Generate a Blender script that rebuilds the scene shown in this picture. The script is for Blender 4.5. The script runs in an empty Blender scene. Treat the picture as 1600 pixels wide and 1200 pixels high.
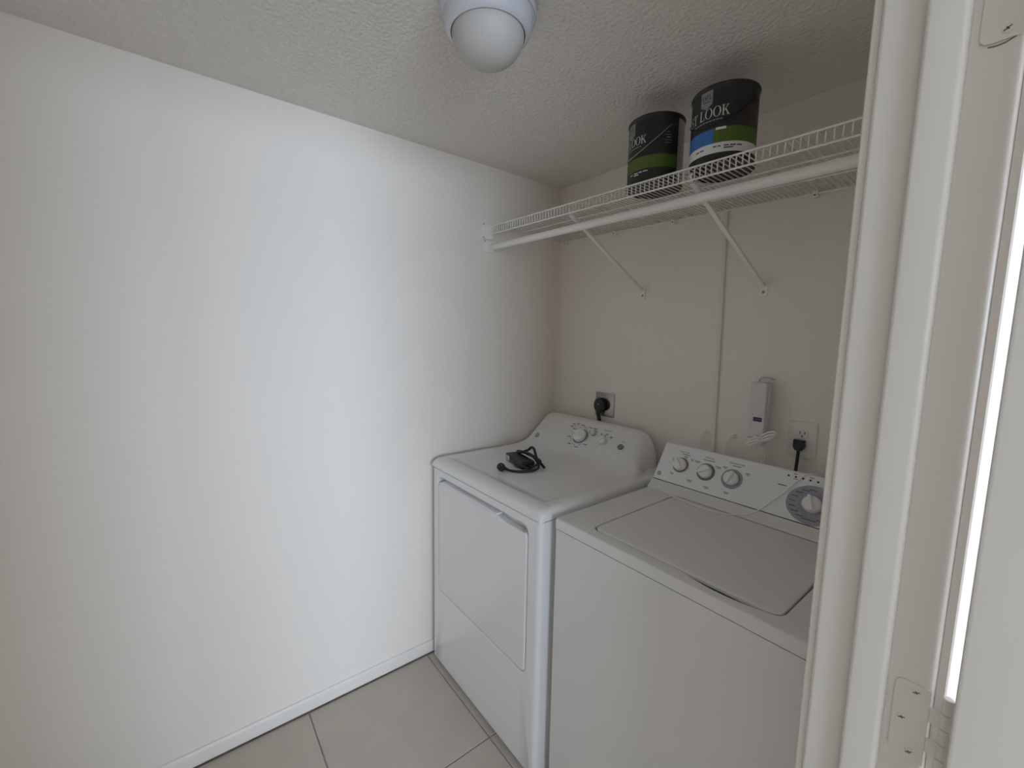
import bpy, bmesh, math, random
from mathutils import Vector, Matrix
PI = math.pi
random.seed(4)
C = bpy.context.scene.collection
sc = bpy.context.scene

# ------------------------------------------------------------------ camera
CAM = Vector((1.6021, -1.5461, 1.4246)); YAW, PITCH, ROLL, FPX = 0.9070, -0.1127, 0.0182, 660.85
cd = bpy.data.cameras.new('camera'); cam = bpy.data.objects.new('camera', cd); C.objects.link(cam)
fw = Vector((-math.sin(YAW)*math.cos(PITCH), math.cos(YAW)*math.cos(PITCH), math.sin(PITCH)))
r0 = Vector((math.cos(YAW), math.sin(YAW), 0)); u0 = r0.cross(fw)
rr = math.cos(ROLL)*r0 + math.sin(ROLL)*u0; uu = -math.sin(ROLL)*r0 + math.cos(ROLL)*u0
M = Matrix(((rr.x, uu.x, -fw.x, CAM.x), (rr.y, uu.y, -fw.y, CAM.y), (rr.z, uu.z, -fw.z, CAM.z), (0, 0, 0, 1)))
cam.matrix_world = M
cd.sensor_fit = 'HORIZONTAL'; cd.sensor_width = 36.0; cd.lens = FPX*36.0/1600.0; cd.clip_start = 0.02; cd.clip_end = 60
sc.camera = cam

# ------------------------------------------------------------------ light and exposure
w = bpy.data.worlds.new('sky'); sc.world = w; w.use_nodes = True
bg = w.node_tree.nodes['Background']; bg.inputs[0].default_value = (0.75, 0.87, 1.0, 1); bg.inputs[1].default_value = 1.0
def area(name, loc, rot, sx, sy, power, col):
    l = bpy.data.lights.new(name, 'AREA'); l.shape = 'RECTANGLE'; l.size = sx; l.size_y = sy; l.energy = power; l.color = col
    o = bpy.data.objects.new(name, l); o.location = loc; o.rotation_euler = rot; C.objects.link(o); return o
# daylight entering by the hall's windows (just outside the panes)
L1 = area('window_daylight', (4.80, -1.90, 1.50), (0, PI/2-math.radians(4), 0), 1.2, 2.1, 138, (0.68, 0.81, 1.0)); L1.data.spread = math.radians(130)
L2 = area('window_daylight', (4.80, 1.05, 1.50), (0, PI/2-math.radians(13), 0), 1.2, 1.4, 190, (0.68, 0.81, 1.0)); L2.data.spread = math.radians(130)
vs = sc.view_settings; vs.view_transform = 'Standard'; vs.look = 'None'; vs.gamma = 1.0; vs.use_curve_mapping = False
vs.exposure = -0.85
sc.cycles.max_bounces = 10; sc.cycles.diffuse_bounces = 8; sc.cycles.use_denoising = True
sc.cycles.sample_clamp_indirect = 4.0

# ------------------------------------------------------------------ materials
def mat(name, col, rough=0.5, metal=0.0, spec=0.5, var=0.0, vscale=6.0, bump=0.0, bscale=100.0, bdetail=3.0, trans=0.0, sss=0.0, coat=0.0, bdist=0.002):
    m = bpy.data.materials.new(name); m.use_nodes = True
    nt = m.node_tree; b = nt.nodes['Principled BSDF']
    b.inputs['Base Color'].default_value = (*col, 1); b.inputs['Roughness'].default_value = rough
    b.inputs['Metallic'].default_value = metal; b.inputs['Specular IOR Level'].default_value = spec
    if trans: b.inputs['Transmission Weight'].default_value = trans
    if coat: b.inputs['Coat Weight'].default_value = coat; b.inputs['Coat Roughness'].default_value = 0.1
    tc = nt.nodes.new('ShaderNodeTexCoord')
    if var:
        n = nt.nodes.new('ShaderNodeTexNoise'); n.inputs['Scale'].default_value = vscale; n.inputs['Detail'].default_value = 6
        nt.links.new(tc.outputs['Object'], n.inputs['Vector'])
        r = nt.nodes.new('ShaderNodeValToRGB'); r.color_ramp.elements[0].position = 0.3; r.color_ramp.elements[1].position = 0.7
        r.color_ramp.elements[0].color = (*[max(0, c*(1-var)) for c in col], 1)
        r.color_ramp.elements[1].color = (*[min(1, c*(1+var*0.6)) for c in col], 1)
        nt.links.new(n.outputs['Fac'], r.inputs['Fac']); nt.links.new(r.outputs['Color'], b.inputs['Base Color'])
    if bump:
        n = nt.nodes.new('ShaderNodeTexNoise'); n.inputs['Scale'].default_value = bscale; n.inputs['Detail'].default_value = bdetail
        nt.links.new(tc.outputs['Object'], n.inputs['Vector'])
        bp = nt.nodes.new('ShaderNodeBump'); bp.inputs['Strength'].default_value = bump; bp.inputs['Distance'].default_value = bdist
        nt.links.new(n.outputs['Fac'], bp.inputs['Height']); nt.links.new(bp.outputs['Normal'], b.inputs['Normal'])
    return m
WALL = mat('wall_paint', (0.85, 0.795, 0.725), 0.62, var=0.015, vscale=1.5, bump=0.35, bscale=150, bdist=0.0015)
CEIL = mat('popcorn_ceiling', (0.80, 0.765, 0.715), 0.9, var=0.03, vscale=60, bump=1.0, bscale=95, bdetail=4, bdist=0.007)
HALL = mat('hall_paint', (0.86, 0.83, 0.785), 0.7, var=0.02)
TRIM = mat('trim_paint', (0.72, 0.68, 0.63), 0.38, var=0.012, vscale=4, bump=0.12, bscale=60)
BASE = mat('baseboard_paint', (0.80, 0.755, 0.70), 0.4, var=0.01)
TILE = mat('porcelain_tile', (0.51, 0.455, 0.385), 0.42, var=0.05, vscale=9, bump=0.05, bscale=40)
GROUT = mat('grout', (0.33, 0.29, 0.25), 0.9, var=0.15, vscale=30)
DRY = mat('dryer_enamel', (0.80, 0.79, 0.785), 0.22, var=0.01, vscale=3)
DOOR_E = mat('dryer_door_enamel', (0.79, 0.78, 0.775), 0.2, var=0.01, vscale=3)
WASH = mat('washer_enamel', (0.76, 0.745, 0.725), 0.3, var=0.012, vscale=3)
PANEL = mat('washer_panel_plastic', (0.83, 0.83, 0.83), 0.4)
GAP = mat('dark_gap', (0.03, 0.03, 0.032), 0.9)
GREYR = mat('grey_ring', (0.22, 0.21, 0.22), 0.5)
DISC = mat('grey_dial_print', (0.36, 0.35, 0.40), 0.5, var=0.1, vscale=60)
PRINT = mat('grey_print', (0.13, 0.13, 0.14), 0.6)
PRINTB = mat('black_print', (0.03, 0.03, 0.03), 0.6)
KNOB = mat('knob_plastic', (0.86, 0.855, 0.84), 0.35)
WIRE = mat('white_vinyl', (0.86, 0.84, 0.80), 0.4)
BLK = mat('black_plastic', (0.018, 0.018, 0.02), 0.42, bump=0.05, bscale=300)
CORDB = mat('black_rubber', (0.012, 0.012, 0.012), 0.55)
STEEL = mat('brushed_steel', (0.45, 0.42, 0.40), 0.35, 1.0, bump=0.1, bscale=200)
TIN = mat('tin', (0.42, 0.42, 0.40), 0.38, 0.85, var=0.05)
SCREW = mat('dull_screw', (0.28, 0.26, 0.25), 0.4, 0.8)
BOXP = mat('box_plastic', (0.70, 0.675, 0.67), 0.5, var=0.02)
IVORY = mat('ivory_plastic', (0.78, 0.755, 0.70), 0.4)
WCORD = mat('white_cord', (0.90, 0.88, 0.84), 0.5)
LBLK = mat('label_black', (0.022, 0.021, 0.022), 0.45, var=0.3, vscale=60)
LGRN = mat('label_green', (0.085, 0.145, 0.016), 0.5, var=0.12, vscale=40)
LBLU = mat('label_blue', (0.045, 0.17, 0.50), 0.5, var=0.05, vscale=40)
LWHT = mat('label_white', (0.80, 0.80, 0.78), 0.5)
LGRY = mat('label_grey', (0.27, 0.27, 0.27), 0.5)
LRED = mat('label_brown', (0.10, 0.05, 0.045), 0.5)
LTXT = mat('label_lettering', (0.70, 0.69, 0.67), 0.5)
FIX = mat('fixture_enamel', (0.64, 0.66, 0.71), 0.25)
GLOBE = mat('frosted_glass', (0.55, 0.53, 0.50), 0.5, var=0.015, vscale=8, spec=0.35)
DKBRN = mat('dark_brown', (0.16, 0.13, 0.11), 0.8)  # plain dark brown for screw slots and the hinge leaf outline
DISPL = mat('display_window', (0.03, 0.025, 0.05), 0.3)
GLASS = mat('window_glass', (1, 1, 1), 0.0, trans=1.0)

# ------------------------------------------------------------------ mesh helpers (all built in world coordinates)
def link(name, bm, m, parent=None, sharp=35, kind=None):
    bmesh.ops.remove_doubles(bm, verts=bm.verts, dist=1e-6)
    bmesh.ops.recalc_face_normals(bm, faces=bm.faces)
    me = bpy.data.meshes.new(name); bm.to_mesh(me); bm.free()
    return linkme(name, me, m, parent, sharp, kind)
def base_of(p):
    v = Vector((0, 0, 0))
    while p is not None: v += p.location; p = p.parent
    return v
def linkme(name, me, m, parent=None, sharp=35, kind=None):
    for p in me.polygons: p.use_smooth = True
    try: me.set_sharp_from_angle(angle=math.radians(sharp))
    except Exception: pass
    o = bpy.data.objects.new(name, me); C.objects.link(o)
    if m is not None and not me.materials: me.materials.append(m)
    if parent is not None:
        me.transform(Matrix.Translation(-base_of(parent))); o.parent = parent
    if kind: o['kind'] = kind
    return o
def tag(o, label, cat=None, group=None, kind=None):
    o['label'] = label
    if cat: o['category'] = cat
    if group: o['group'] = group
    if kind: o['kind'] = kind
    return o
def thing(name, label, cat, loc, group=None):
    o = bpy.data.objects.new(name, None); o.empty_display_size = 0.05; C.objects.link(o); o.location = loc
    return tag(o, label, cat, group)
def struct(name, bm, m, label, cat, sharp=35):
    return tag(link(name, bm, m, None, sharp), label, cat, kind='structure')

def loft(bm, loops, cap0=True, cap1=True, closed=True):
    rows = [[bm.verts.new(p) for p in L] for L in loops]
    n = len(rows[0])
    for a, b in zip(rows, rows[1:]):
        for i in range(n if closed else n-1):
            j = (i+1) % n
            bm.faces.new((a[i], a[j], b[j], b[i]))
    if cap0: bm.faces.new(rows[0][::-1])
    if cap1: bm.faces.new(rows[-1])
    return rows
def box(bm, x0, x1, y0, y1, z0, z1):
    v = [bm.verts.new((x, y, z)) for x in (x0, x1) for y in (y0, y1) for z in (z0, z1)]
    for f in ((0, 1, 3, 2), (4, 6, 7, 5), (0, 4, 5, 1), (2, 3, 7, 6), (0, 2, 6, 4), (1, 5, 7, 3)):
        bm.faces.new([v[i] for i in f])
def bbox(x0, x1, y0, y1, z0, z1, b=0.002, seg=2):
    bm = bmesh.new(); box(bm, x0, x1, y0, y1, z0, z1)
    if b: bmesh.ops.bevel(bm, geom=bm.edges[:], offset=b, segments=seg, profile=0.5, affect='EDGES')
    return bm
def rrect(a0, a1, b0, b1, r, n=6, sub=1):
    r = max(1e-5, min(r, (a1-a0)/2-1e-5, (b1-b0)/2-1e-5)); pts = []
    cs = [(a1-r, b0+r, -PI/2), (a1-r, b1-r, 0), (a0+r, b1-r, PI/2), (a0+r, b0+r, PI)]
    for k, (ca, cb, t0) in enumerate(cs):
        arc = [(ca+r*math.cos(t0+PI/2*i/n), cb+r*math.sin(t0+PI/2*i/n)) for i in range(n+1)]
        pts += arc
        if sub > 1:
            nx = cs[(k+1) % 4]; e = (nx[0]+r*math.cos(nx[2]), nx[1]+r*math.sin(nx[2]))
            pts += [(arc[-1][0]+(e[0]-arc[-1][0])*i/sub, arc[-1][1]+(e[1]-arc[-1][1])*i/sub) for i in range(1, sub)]
    return pts
def xz(pts, y): return [(a, y, b) for a, b in pts]
def xy(pts, z): return [(a, b, z) for a, b in pts]
def frames(pts, up=Vector((0, 0, 1))):
    P = [Vector(p) for p in pts]; out = []; nrm = None
    for i, p in enumerate(P):
        t = (P[min(i+1, len(P)-1)]-P[max(i-1, 0)]).normalized()
        if nrm is None:
            a = up if abs(t.dot(up)) < 0.95 else Vector((1, 0, 0)); nrm = (a-t*a.dot(t)).normalized()
        else:
            nrm = nrm-t*nrm.dot(t); nrm = nrm.normalized() if nrm.length > 1e-6 else t.orthogonal().normalized()
        out.append((p, nrm.copy(), t.cross(nrm)))
    return out
def tube(bm, pts, r, n=8, flat=1.0):
    loops = []
    for i, (p, a, b) in enumerate(frames(pts)):
        rad = r[i] if isinstance(r, (list, tuple)) else r
        loops.append([p+a*rad*flat*math.cos(2*PI*k/n)+b*rad*math.sin(2*PI*k/n) for k in range(n)])
    loft(bm, loops)
def smooth_path(pts, sub=6):
    P = [Vector(p) for p in pts]; out = []
    for i in range(len(P)-1):
        p0, p1, p2, p3 = P[max(i-1, 0)], P[i], P[i+1], P[min(i+2, len(P)-1)]
        for k in range(sub):
            t = k/sub
            out.append(0.5*((2*p1)+(p2-p0)*t+(2*p0-5*p1+4*p2-p3)*t*t+(3*p1-p0-3*p2+p3)*t**3))
    out.append(P[-1]); return out
def lathe(bm, prof, O=(0, 0, 0), ux=Vector((1, 0, 0)), uy=Vector((0, 1, 0)), n=None, seg=48):
    """prof: (radius, height) pairs along n"""
    ux, uy = Vector(ux), Vector(uy); n = Vector(n) if n is not None else ux.cross(uy); O = Vector(O)
    loft(bm, [[O+n*h+(ux*math.cos(2*PI*k/seg)+uy*math.sin(2*PI*k/seg))*max(r, 1e-5) for k in range(seg)] for r, h in prof])
def plate_pts(bm, pts2, O, ux, uy, n, t):
    """2-D outline -> thin plate of thickness t standing on the plane"""
    lo = [O+ux*a+uy*b for a, b in pts2]; hi = [q+n*t for q in lo]
    loft(bm, [lo, hi])
def bar2(bm, O, ux, uy, n, a0, a1, b0, b1, t=0.0003):
    plate_pts(bm, [(a0, b0), (a1, b0), (a1, b1), (a0, b1)], O, ux, uy, n, t)
def text_flat(s, size):
    cu = bpy.data.curves.new('txt', 'FONT'); cu.body = s; cu.size = size; cu.align_x = 'CENTER'; cu.align_y = 'CENTER'; cu.resolution_u = 2
    ob = bpy.data.objects.new('txt', cu); C.objects.link(ob)
    dg = bpy.context.evaluated_depsgraph_get(); me = ob.evaluated_get(dg).to_mesh()
    vs_ = [(v.co.x, v.co.y) for v in me.vertices]; fs = [list(p.vertices) for p in me.polygons]
    ob.evaluated_get(dg).to_mesh_clear(); bpy.data.objects.remove(ob); bpy.data.curves.remove(cu)
    return vs_, fs
def add_text(bm, s, size, O, ux, uy, n, a, b, off=0.0004):
    v, f = text_flat(s, size)
    vv = [bm.verts.new(O+ux*(a+x)+uy*(b+y)+n*off) for x, y in v]
    for q in f:
        try: bm.faces.new([vv[i] for i in q])
        except ValueError: pass

# ------------------------------------------------------------------ room shell
H = 2.160
XW, XO = 1.4495, 1.5585            # right wall: laundry face, hall face
DY0, DY1, DZ = -1.695, -0.930, 2.03   # doorway opening
YF = -2.06
HX, HY0, HY1, HH = 4.6, -5.0, 2.2, 2.40

bm = bmesh.new(); box(bm, -0.12, 0.0, YF-0.12, 0.12, 0.0, HH); struct('wall_left', bm, WALL, 'long plain off-white wall left of the dryer', 'wall')
bm = bmesh.new(); box(bm, 0.0, XW, 0.0, 0.12, 0.0, HH); struct('wall_back', bm, WALL, 'off-white wall behind the dryer and washer', 'wall')
bm = bmesh.new(); box(bm, 0.0, XO, YF-0.12, YF, 0.0, HH); struct('wall_front', bm, WALL, 'off-white wall closing the laundry opposite the machines', 'wall')
bm = bmesh.new()
box(bm, XW, XO, DY1+0.018, 0.12, 0.0, HH); box(bm, XW, XO, YF, DY0-0.018, 0.0, HH); box(bm, XW, XO, DY0-0.018, DY1+0.018, DZ+0.018, HH)
struct('wall_right', bm, WALL, 'off-white wall with the doorway beside the washer', 'wall')
bm = bmesh.new(); box(bm, 0.0, XW, YF, 0.0, H, H+0.1); struct('ceiling', bm, CEIL, 'low popcorn textured ceiling above the washer and dryer', 'ceiling')
# hall outside the doorway
bm = bmesh.new(); box(bm, XO, HX, HY0, HY1, HH, HH+0.1); struct('ceiling_hall', bm, HALL, 'ceiling of the hall outside the doorway', 'ceiling')
bm = bmesh.new(); box(bm, XO, HX, HY1, HY1+0.1, 0, HH); box(bm, XO, HX, HY0-0.1, HY0, 0, HH)
box(bm, XO-0.1, XO, 0.12, HY1, 0, HH); box(bm, XO-0.1, XO, HY0, YF-0.12, 0, HH)
struct('wall_hall', bm, HALL, 'plain walls of the hall outside the doorway', 'wall')
W1, W2 = (-3.00, -0.80), (0.30, 1.80); WZ0, WZ1 = 0.80, 2.10
bm = bmesh.new()
box(bm, HX, HX+0.12, HY0, HY1, 0, WZ0); box(bm, HX, HX+0.12, HY0, HY1, WZ1, HH)
for a, b in ((HY0, W1[0]), (W1[1], W2[0]), (W2[1], HY1)): box(bm, HX, HX+0.12, a, b, WZ0, WZ1)
struct('wall_window', bm, HALL, 'hall wall with two windows facing the doorway', 'wall')
for k, (a, b) in enumerate((W1, W2)):
    bm = bmesh.new()
    for y0, y1, z0, z1 in ((a, b, WZ0, WZ0+.05), (a, b, WZ1-.05, WZ1), (a, a+.05, WZ0+.05, WZ1-.05), (b-.05, b, WZ0+.05, WZ1-.05), ((a+b)/2-.02, (a+b)/2+.02, WZ0+.05, WZ1-.05)):
        box(bm, HX+.03, HX+.09, y0, y1, z0, z1)
    struct('window_%d' % (k+1), bm, TRIM, ('wide' if k == 0 else 'narrower')+' white framed hall window letting in daylight', 'window')

# floor: grout bed with tiles as pieces
bm = bmesh.new(); box(bm, -0.1, HX, HY0, HY1, -0.08, -0.004)
floor = struct('floor', bm, GROUT, 'large beige porcelain tile floor with thin grout lines', 'floor')
TP, GX, GY, gw = 0.488, 0.4958, -0.7533, 0.0022
tile_cache = {}
def tile(x0, x1, y0, y1):
    key = (round(x1-x0, 4), round(y1-y0, 4)); cx, cy = (x0+x1)/2, (y0+y1)/2
    if key not in tile_cache:
        hx, hy = key[0]/2, key[1]/2
        b_ = bmesh.new(); box(b_, -hx, hx, -hy, hy, -0.006, 0.0)
        top = [e for e in b_.edges if all(v.co.z > -0.001 for v in e.verts)]
        bmesh.ops.bevel(b_, geom=top, offset=0.0012, segments=1, affect='EDGES')
        bmesh.ops.recalc_face_normals(b_, faces=b_.faces)
        me = bpy.data.meshes.new('tile'); b_.to_mesh(me); b_.free(); me.materials.append(TILE); tile_cache[key] = me
    o = bpy.data.objects.new('tile', tile_cache[key]); C.objects.link(o); o.location = (cx, cy, 0); o.parent = floor
xs = [0.0095]+[GX+TP*i for i in range(0, 9)]
ys = [GY+TP*j for j in range(-10, 7)]
for i in range(len(xs)-1):
    for j in range(len(ys)-1):
        x0, x1, y0, y1 = xs[i]+gw*(i > 0), xs[i+1]-gw, ys[j]+gw, ys[j+1]-gw
        x1 = min(x1, HX-.005); y0 = max(y0, HY0+.005); y1 = min(y1, HY1-.005)
        if x0 < XW and y1 > 0 and x1 <= XW: y1 = min(y1, -0.004)
        if y0 > 0 and x0 < XO: continue
        if y1-y0 < 0.02 or x1-x0 < .02: continue
        if x1 < XO and y1 < YF: continue
        tile(x0, x1, y0, y1)

# baseboard along the left wall, standing a few millimetres off the floor
bm = bmesh.new()
prof = [(0.0005, 0.011), (0.010, 0.011), (0.010, 0.050), (0.0075, 0.057), (0.0035, 0.060), (0.0005, 0.060)]
loft(bm, [[(a, y, b) for a, b in prof] for y in (YF+.002, -0.003)])
struct('baseboard_left', bm, BASE, 'low white baseboard running along the left wall', 'baseboard')

# ------------------------------------------------------------------ door frame at the right
def jamb_piece(y_face, into):   # strip prism: section in x-y, rounded arrises at the face
    pts = []
    r = 0.0045
    x0, x1 = XW, XO
    for t in range(5): a = PI+PI/2*t/4; pts.append((x0+r+r*math.cos(a), y_face+into*(r+r*math.sin(a))))
    r = 0.0075
    for t in range(7): a = 1.5*PI+PI/2*t/6; pts.append((x1-r+r*math.cos(a), y_face+into*(r+r*math.sin(a))))
    pts += [(x1, y_face+into*0.0175), (x0, y_face+into*0.0175)]
    return pts
bm = bmesh.new(); P = jamb_piece(DY1, 1); loft(bm, [[(a, b, z) for a, b in P] for z in (0.0, DZ)])
jamb = struct('trim_1', bm, TRIM, 'cream painted door jamb carrying the hinges, beside the washer', 'door jamb')
bm = bmesh.new(); P = jamb_piece(DY0, -1); loft(bm, [[(a, b, z) for a, b in P] for z in (0.0, DZ)])
box(bm, XW, XO, DY0, DY1, DZ, DZ+0.0175)
struct('trim_2', bm, TRIM, 'cream painted latch side and head of the door jamb', 'door jamb')
def stop_pts(y_face, into):
    x0, x1, t, r = 1.4885, 1.5215, 0.011, 0.004
    pts = [(x0, y_face-into*0.0002)]
    yf = y_face-into*t
    for k in range(5): a = PI+PI/2*k/4; pts.append((x0+r+r*math.cos(a), yf+into*(r+r*math.sin(a))))
    r = 0.006
    for k in range(7): a = 1.5*PI+PI/2*k/6; pts.append((x1-r+r*math.cos(a), yf+into*(r+r*math.sin(a))))
    pts.append((x1, y_face-into*0.0002)); return pts
bm = bmesh.new(); P = stop_pts(DY1, 1); loft(bm, [[(a, b, z) for a, b in P] for z in (0.0, DZ-.0005)])
struct('trim_3', bm, TRIM, 'slim cream door stop strip down the middle of the hinge jamb', 'door stop')
bm = bmesh.new(); P = stop_pts(DY0, -1); loft(bm, [[(a, b, z) for a, b in P] for z in (0.0, DZ-.0005)])
struct('trim_4', bm, TRIM, 'slim cream door stop strip on the latch jamb', 'door stop')
def casing_pts(y_in, s, xf, d):   # y_in inner edge, s=+1 grows to +y; xf wall face, d=+1/-1 outwards
    sec = [(0, 0), (0, .0065), (.0015, .008), (.006, .0085), (.010, .0078), (.018, .0095), (.034, .0125), (.048, .0140), (.055, .0135), (.057, .0120), (.057, 0)]
    return [(xf+d*(b+0.0003), y_in+s*a) for a, b in sec]
for nm, y_in, s, xf, d, lab in (('trim_5', DY1+.008, 1, XO, 1, 'cream door casing on the hall side by the hinges'),
                                ('trim_6', DY1+.005, 1, XW, -1, 'cream door casing on the laundry side beside the washer'),
                                ('trim_7', DY0-.005, -1, XO, 1, 'cream door casing on the hall side by the latch'),
                                ('trim_8', DY0-.005, -1, XW, -1, 'cream door casing on the laundry side by the latch')):
    bm = bmesh.new(); loft(bm, [[(a, b, z) for a, b in casing_pts(y_in, s, xf, d)] for z in (0.0, DZ+.06)])
    struct(nm, bm, TRIM, lab, 'door casing', 25)

# hinges (three), painted over
def hinge(zc):
    t = thing('door_hinge', '', 'hinge', (1.5685, -0.9245, zc-.0445), 'hinges on the door jamb')
    z0, z1 = zc-.0445, zc+.0445; seg = (z1-z0)/5
    px, py = 1.5695, -0.9290
    bm = bmesh.new()
    yl = DY1-0.0016
    out = [(1.5570, z0), (1.5570, z1)] + [(1.5280+.007*(1-math.sin(PI/2*k/5))-0.0, z1-.007*(1-math.cos(PI/2*k/5))) for k in range(6)][::1] + \
          [(1.5280+.007*(1-math.cos(PI/2*k/5)), z0+.007*(1-math.sin(PI/2*k/5))) for k in range(6)]
    loft(bm, [[(a, yl, b) for a, b in out], [(a, DY1-.0001, b) for a, b in out]])
    for k in (1, 3):   # fingers running into the barrel
        box(bm, 1.5568, px, yl, yl+.0016, z0+seg*k+.0004, z0+seg*(k+1)-.0004)
    link('jamb_leaf', bm, TRIM, t)
    for k in range(5):
        bm = bmesh.new(); r = .0048
        lathe(bm, [(r*.86, 0), (r, .0006), (r, seg-.0010), (r*.86, seg-.0004)], (px, py, z0+seg*k+.0002), (1, 0, 0), (0, 1, 0), seg=16)
        link('knuckle', bm, TRIM, t)
    bm = bmesh.new(); box(bm, 1.5722, 1.5749, -.9320, -.9290, z0, z1)
    for k in (0, 2, 4): box(bm, px, 1.5735, -.9300, -.9284, z0+seg*k+.0004, z0+seg*(k+1)-.0004)
    link('door_leaf', bm, TRIM, t)
    for dx, dz in ((0.0, .036), (-.009, 0.0), (0.0, -.036)):
        bm = bmesh.new(); O = (1.5455+dx, yl, zc+dz)
        lathe(bm, [(.0042, 0), (.0040, .0004), (.0030, .0009), (.0001, .0011)], O, (1, 0, 0), (0, 0, 1), n=(0, -1, 0), seg=14)
        s = link('screw', bm, TRIM, t)
        bm = bmesh.new(); a = random.uniform(.3, 1.0); ca, sa = math.cos(a), math.sin(a)
        for q in (0, 1):
            e = Vector((ca, 0, sa)) if q == 0 else Vector((-sa, 0, ca)); f = Vector((-e.z, 0, e.x)); L = .0030 if q == 0 else .0016
            c0 = Vector(O)+Vector((0, -.0011, 0))
            plate_pts(bm, [(-L, -.0005), (L, -.0005), (L, .0005), (-L, .0005)], c0, e, f, Vector((0, -1, 0)), .0003)
        link('screw_slot', bm, DKBRN, s)
    # the top hinge's dark leaf outline is drawn further down
    return t
hinge(1.009)['label'] = 'painted door hinge on the jamb low at the right, screws showing'
hinge(1.7495)['label'] = 'painted door hinge at the top of the jamb, mostly cut off'
hinge(0.27)['label'] = 'painted door hinge nearest the floor on the jamb'
bm = bmesh.new()
arc = [(1.5340+.0175*k/8, DY1-.0003, 1.7030-.0020*math.sin(PI*k/8)+.0022*k/8) for k in range(9)]
tube(bm, arc, .00055, 6)
tag(link('leaf_outline', bm, DKBRN), 'curved dark outline under the topmost hinge', 'crack')  # thin dark line along the bottom edge of the top hinge leaf

# open door, swung into the hall
door = bmesh.new()
loft(door, [xz(rrect(1.5755+i, 2.335-i, .012+i, 2.025-i, .0025, 3), y) for i, y in ((0.003, -.9655), (0.0012, -.9648), (0, -.9625), (0, -.9335), (.0012, -.9312), (.003, -.9305))])
d1 = struct('door_1', door, TRIM, 'cream slab door standing open into the hall, cut by the frame edge', 'door')
bm = bmesh.new()
lathe(bm, [(.030, 0), (.030, .004), (.012, .010), (.011, .030), (.026, .040), (.027, .052), (.018, .060), (.0001, .061)], (2.27, -.9657, .95), (1, 0, 0), (0, 0, 1), n=(0, -1, 0), seg=24)
link('door_knob', bm, STEEL, d1)

# ------------------------------------------------------------------ dryer
DX0, DX1, DF, DB = 0.0330, 0.7170, -0.7370, -0.055
dry = thing('clothes_dryer', 'white front-loading dryer with curved rear console, against the left wall', 'dryer', (0.375, -0.40, 0))
bm = bmesh.new()
loft(bm, [xy(rrect(DX0+.002, DX1-.002, -.690, DB, .004, 2), z) for z in (.022, .8735)])
link('cabinet', bm, DRY, dry)
for fx in (DX0+.05, DX1-.05):
    for fy in (-.66, -.10):
        bm = bmesh.new(); lathe(bm, [(.016, 0.0), (.020, .004), (.020, .012), (.010, .014), (.010, .0225)], (fx, fy, 0.0), seg=16)
        link('foot', bm, BLK, dry)
# front panel: shell with rounded vertical corners and an opening for door and pull
OX0, OX1, OZ0, OZ1 = 0.0800, 0.6625, 0.3470, 0.8460
bm = bmesh.new()
n = 8; sub = 10
outer = []
for i in range(7):   # quarter round
    a = PI/2*i/6; outer.append(xz(rrect(DX0+.020*(1-math.sin(a)), DX1-.020*(1-math.sin(a)), .018+.006*(1-math.sin(a)), .8740-.002*(1-math.sin(a)), .006, n, sub), DF+.020*(1-math.cos(a))))
outer = [xz(rrect(DX0, DX1, .018, .874, .006, n, sub), -.690)]+outer[::-1]
inner = [xz(rrect(OX0-.002, OX1+.002, OZ0-.002, OZ1+.002, .032, n, sub), DF), xz(rrect(OX0, OX1, OZ0, OZ1, .030, n, sub), DF+.0015), xz(rrect(OX0, OX1, OZ0, OZ1, .030, n, sub), -.706)]
# outer[...] ends flat at DF inset by 0 (front), rounded order: side -> front
seq = [xz(rrect(DX0, DX1, .018, .874, .006, n, sub), -.690)]
for i in range(7):
    a = PI/2*i/6; k = .018*(1-math.cos(a)); kz = .003*(1-math.cos(a))
    seq.append(xz(rrect(DX0+k, DX1-k, .018+kz, .874-kz, .006, n, sub), DF+.018*(1-math.sin(a))))
loft(bm, seq+inner, cap0=False, cap1=True)
link('front_panel', bm, DRY, dry)
# door with scooped pull along its top edge
bm = bmesh.new()
def door_loop(i, y):
    pts = rrect(.0815+i, .6575-i, .3485+i, .8215-i, .020, n, 24)
    out = []
    for a, b in pts:
        if b > .8205-i and a > .505:      # the pull drops a little towards the latch corner
            b -= .006*min(1, (a-.505)/.03)
        out.append((a, y, b))
    return out
loft(bm, [door_loop(0, -.7105), door_loop(0, -.7325), door_loop(.0020, -.7352), door_loop(.0050, -.7372), door_loop(.0085, -.7380)])
dd = link('door', bm, DOOR_E, dry)
bm = bmesh.new()
loft(bm, [[(x, y, z) for y, z in ((-.7335, .8216), (-.7335, .8255), (-.7300, .8275), (-.7100, .8275), (-.7100, .8216))] for x in (.112, .492)])
link('door_pull_lip', bm, DOOR_E, dd)
for z in (.735, .560, .395):
    bm = bbox(.6578, .6612, -.728, -.716, z-.004, z+.004, .0006); link('door_bumper', bm, GAP, dd)
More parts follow.
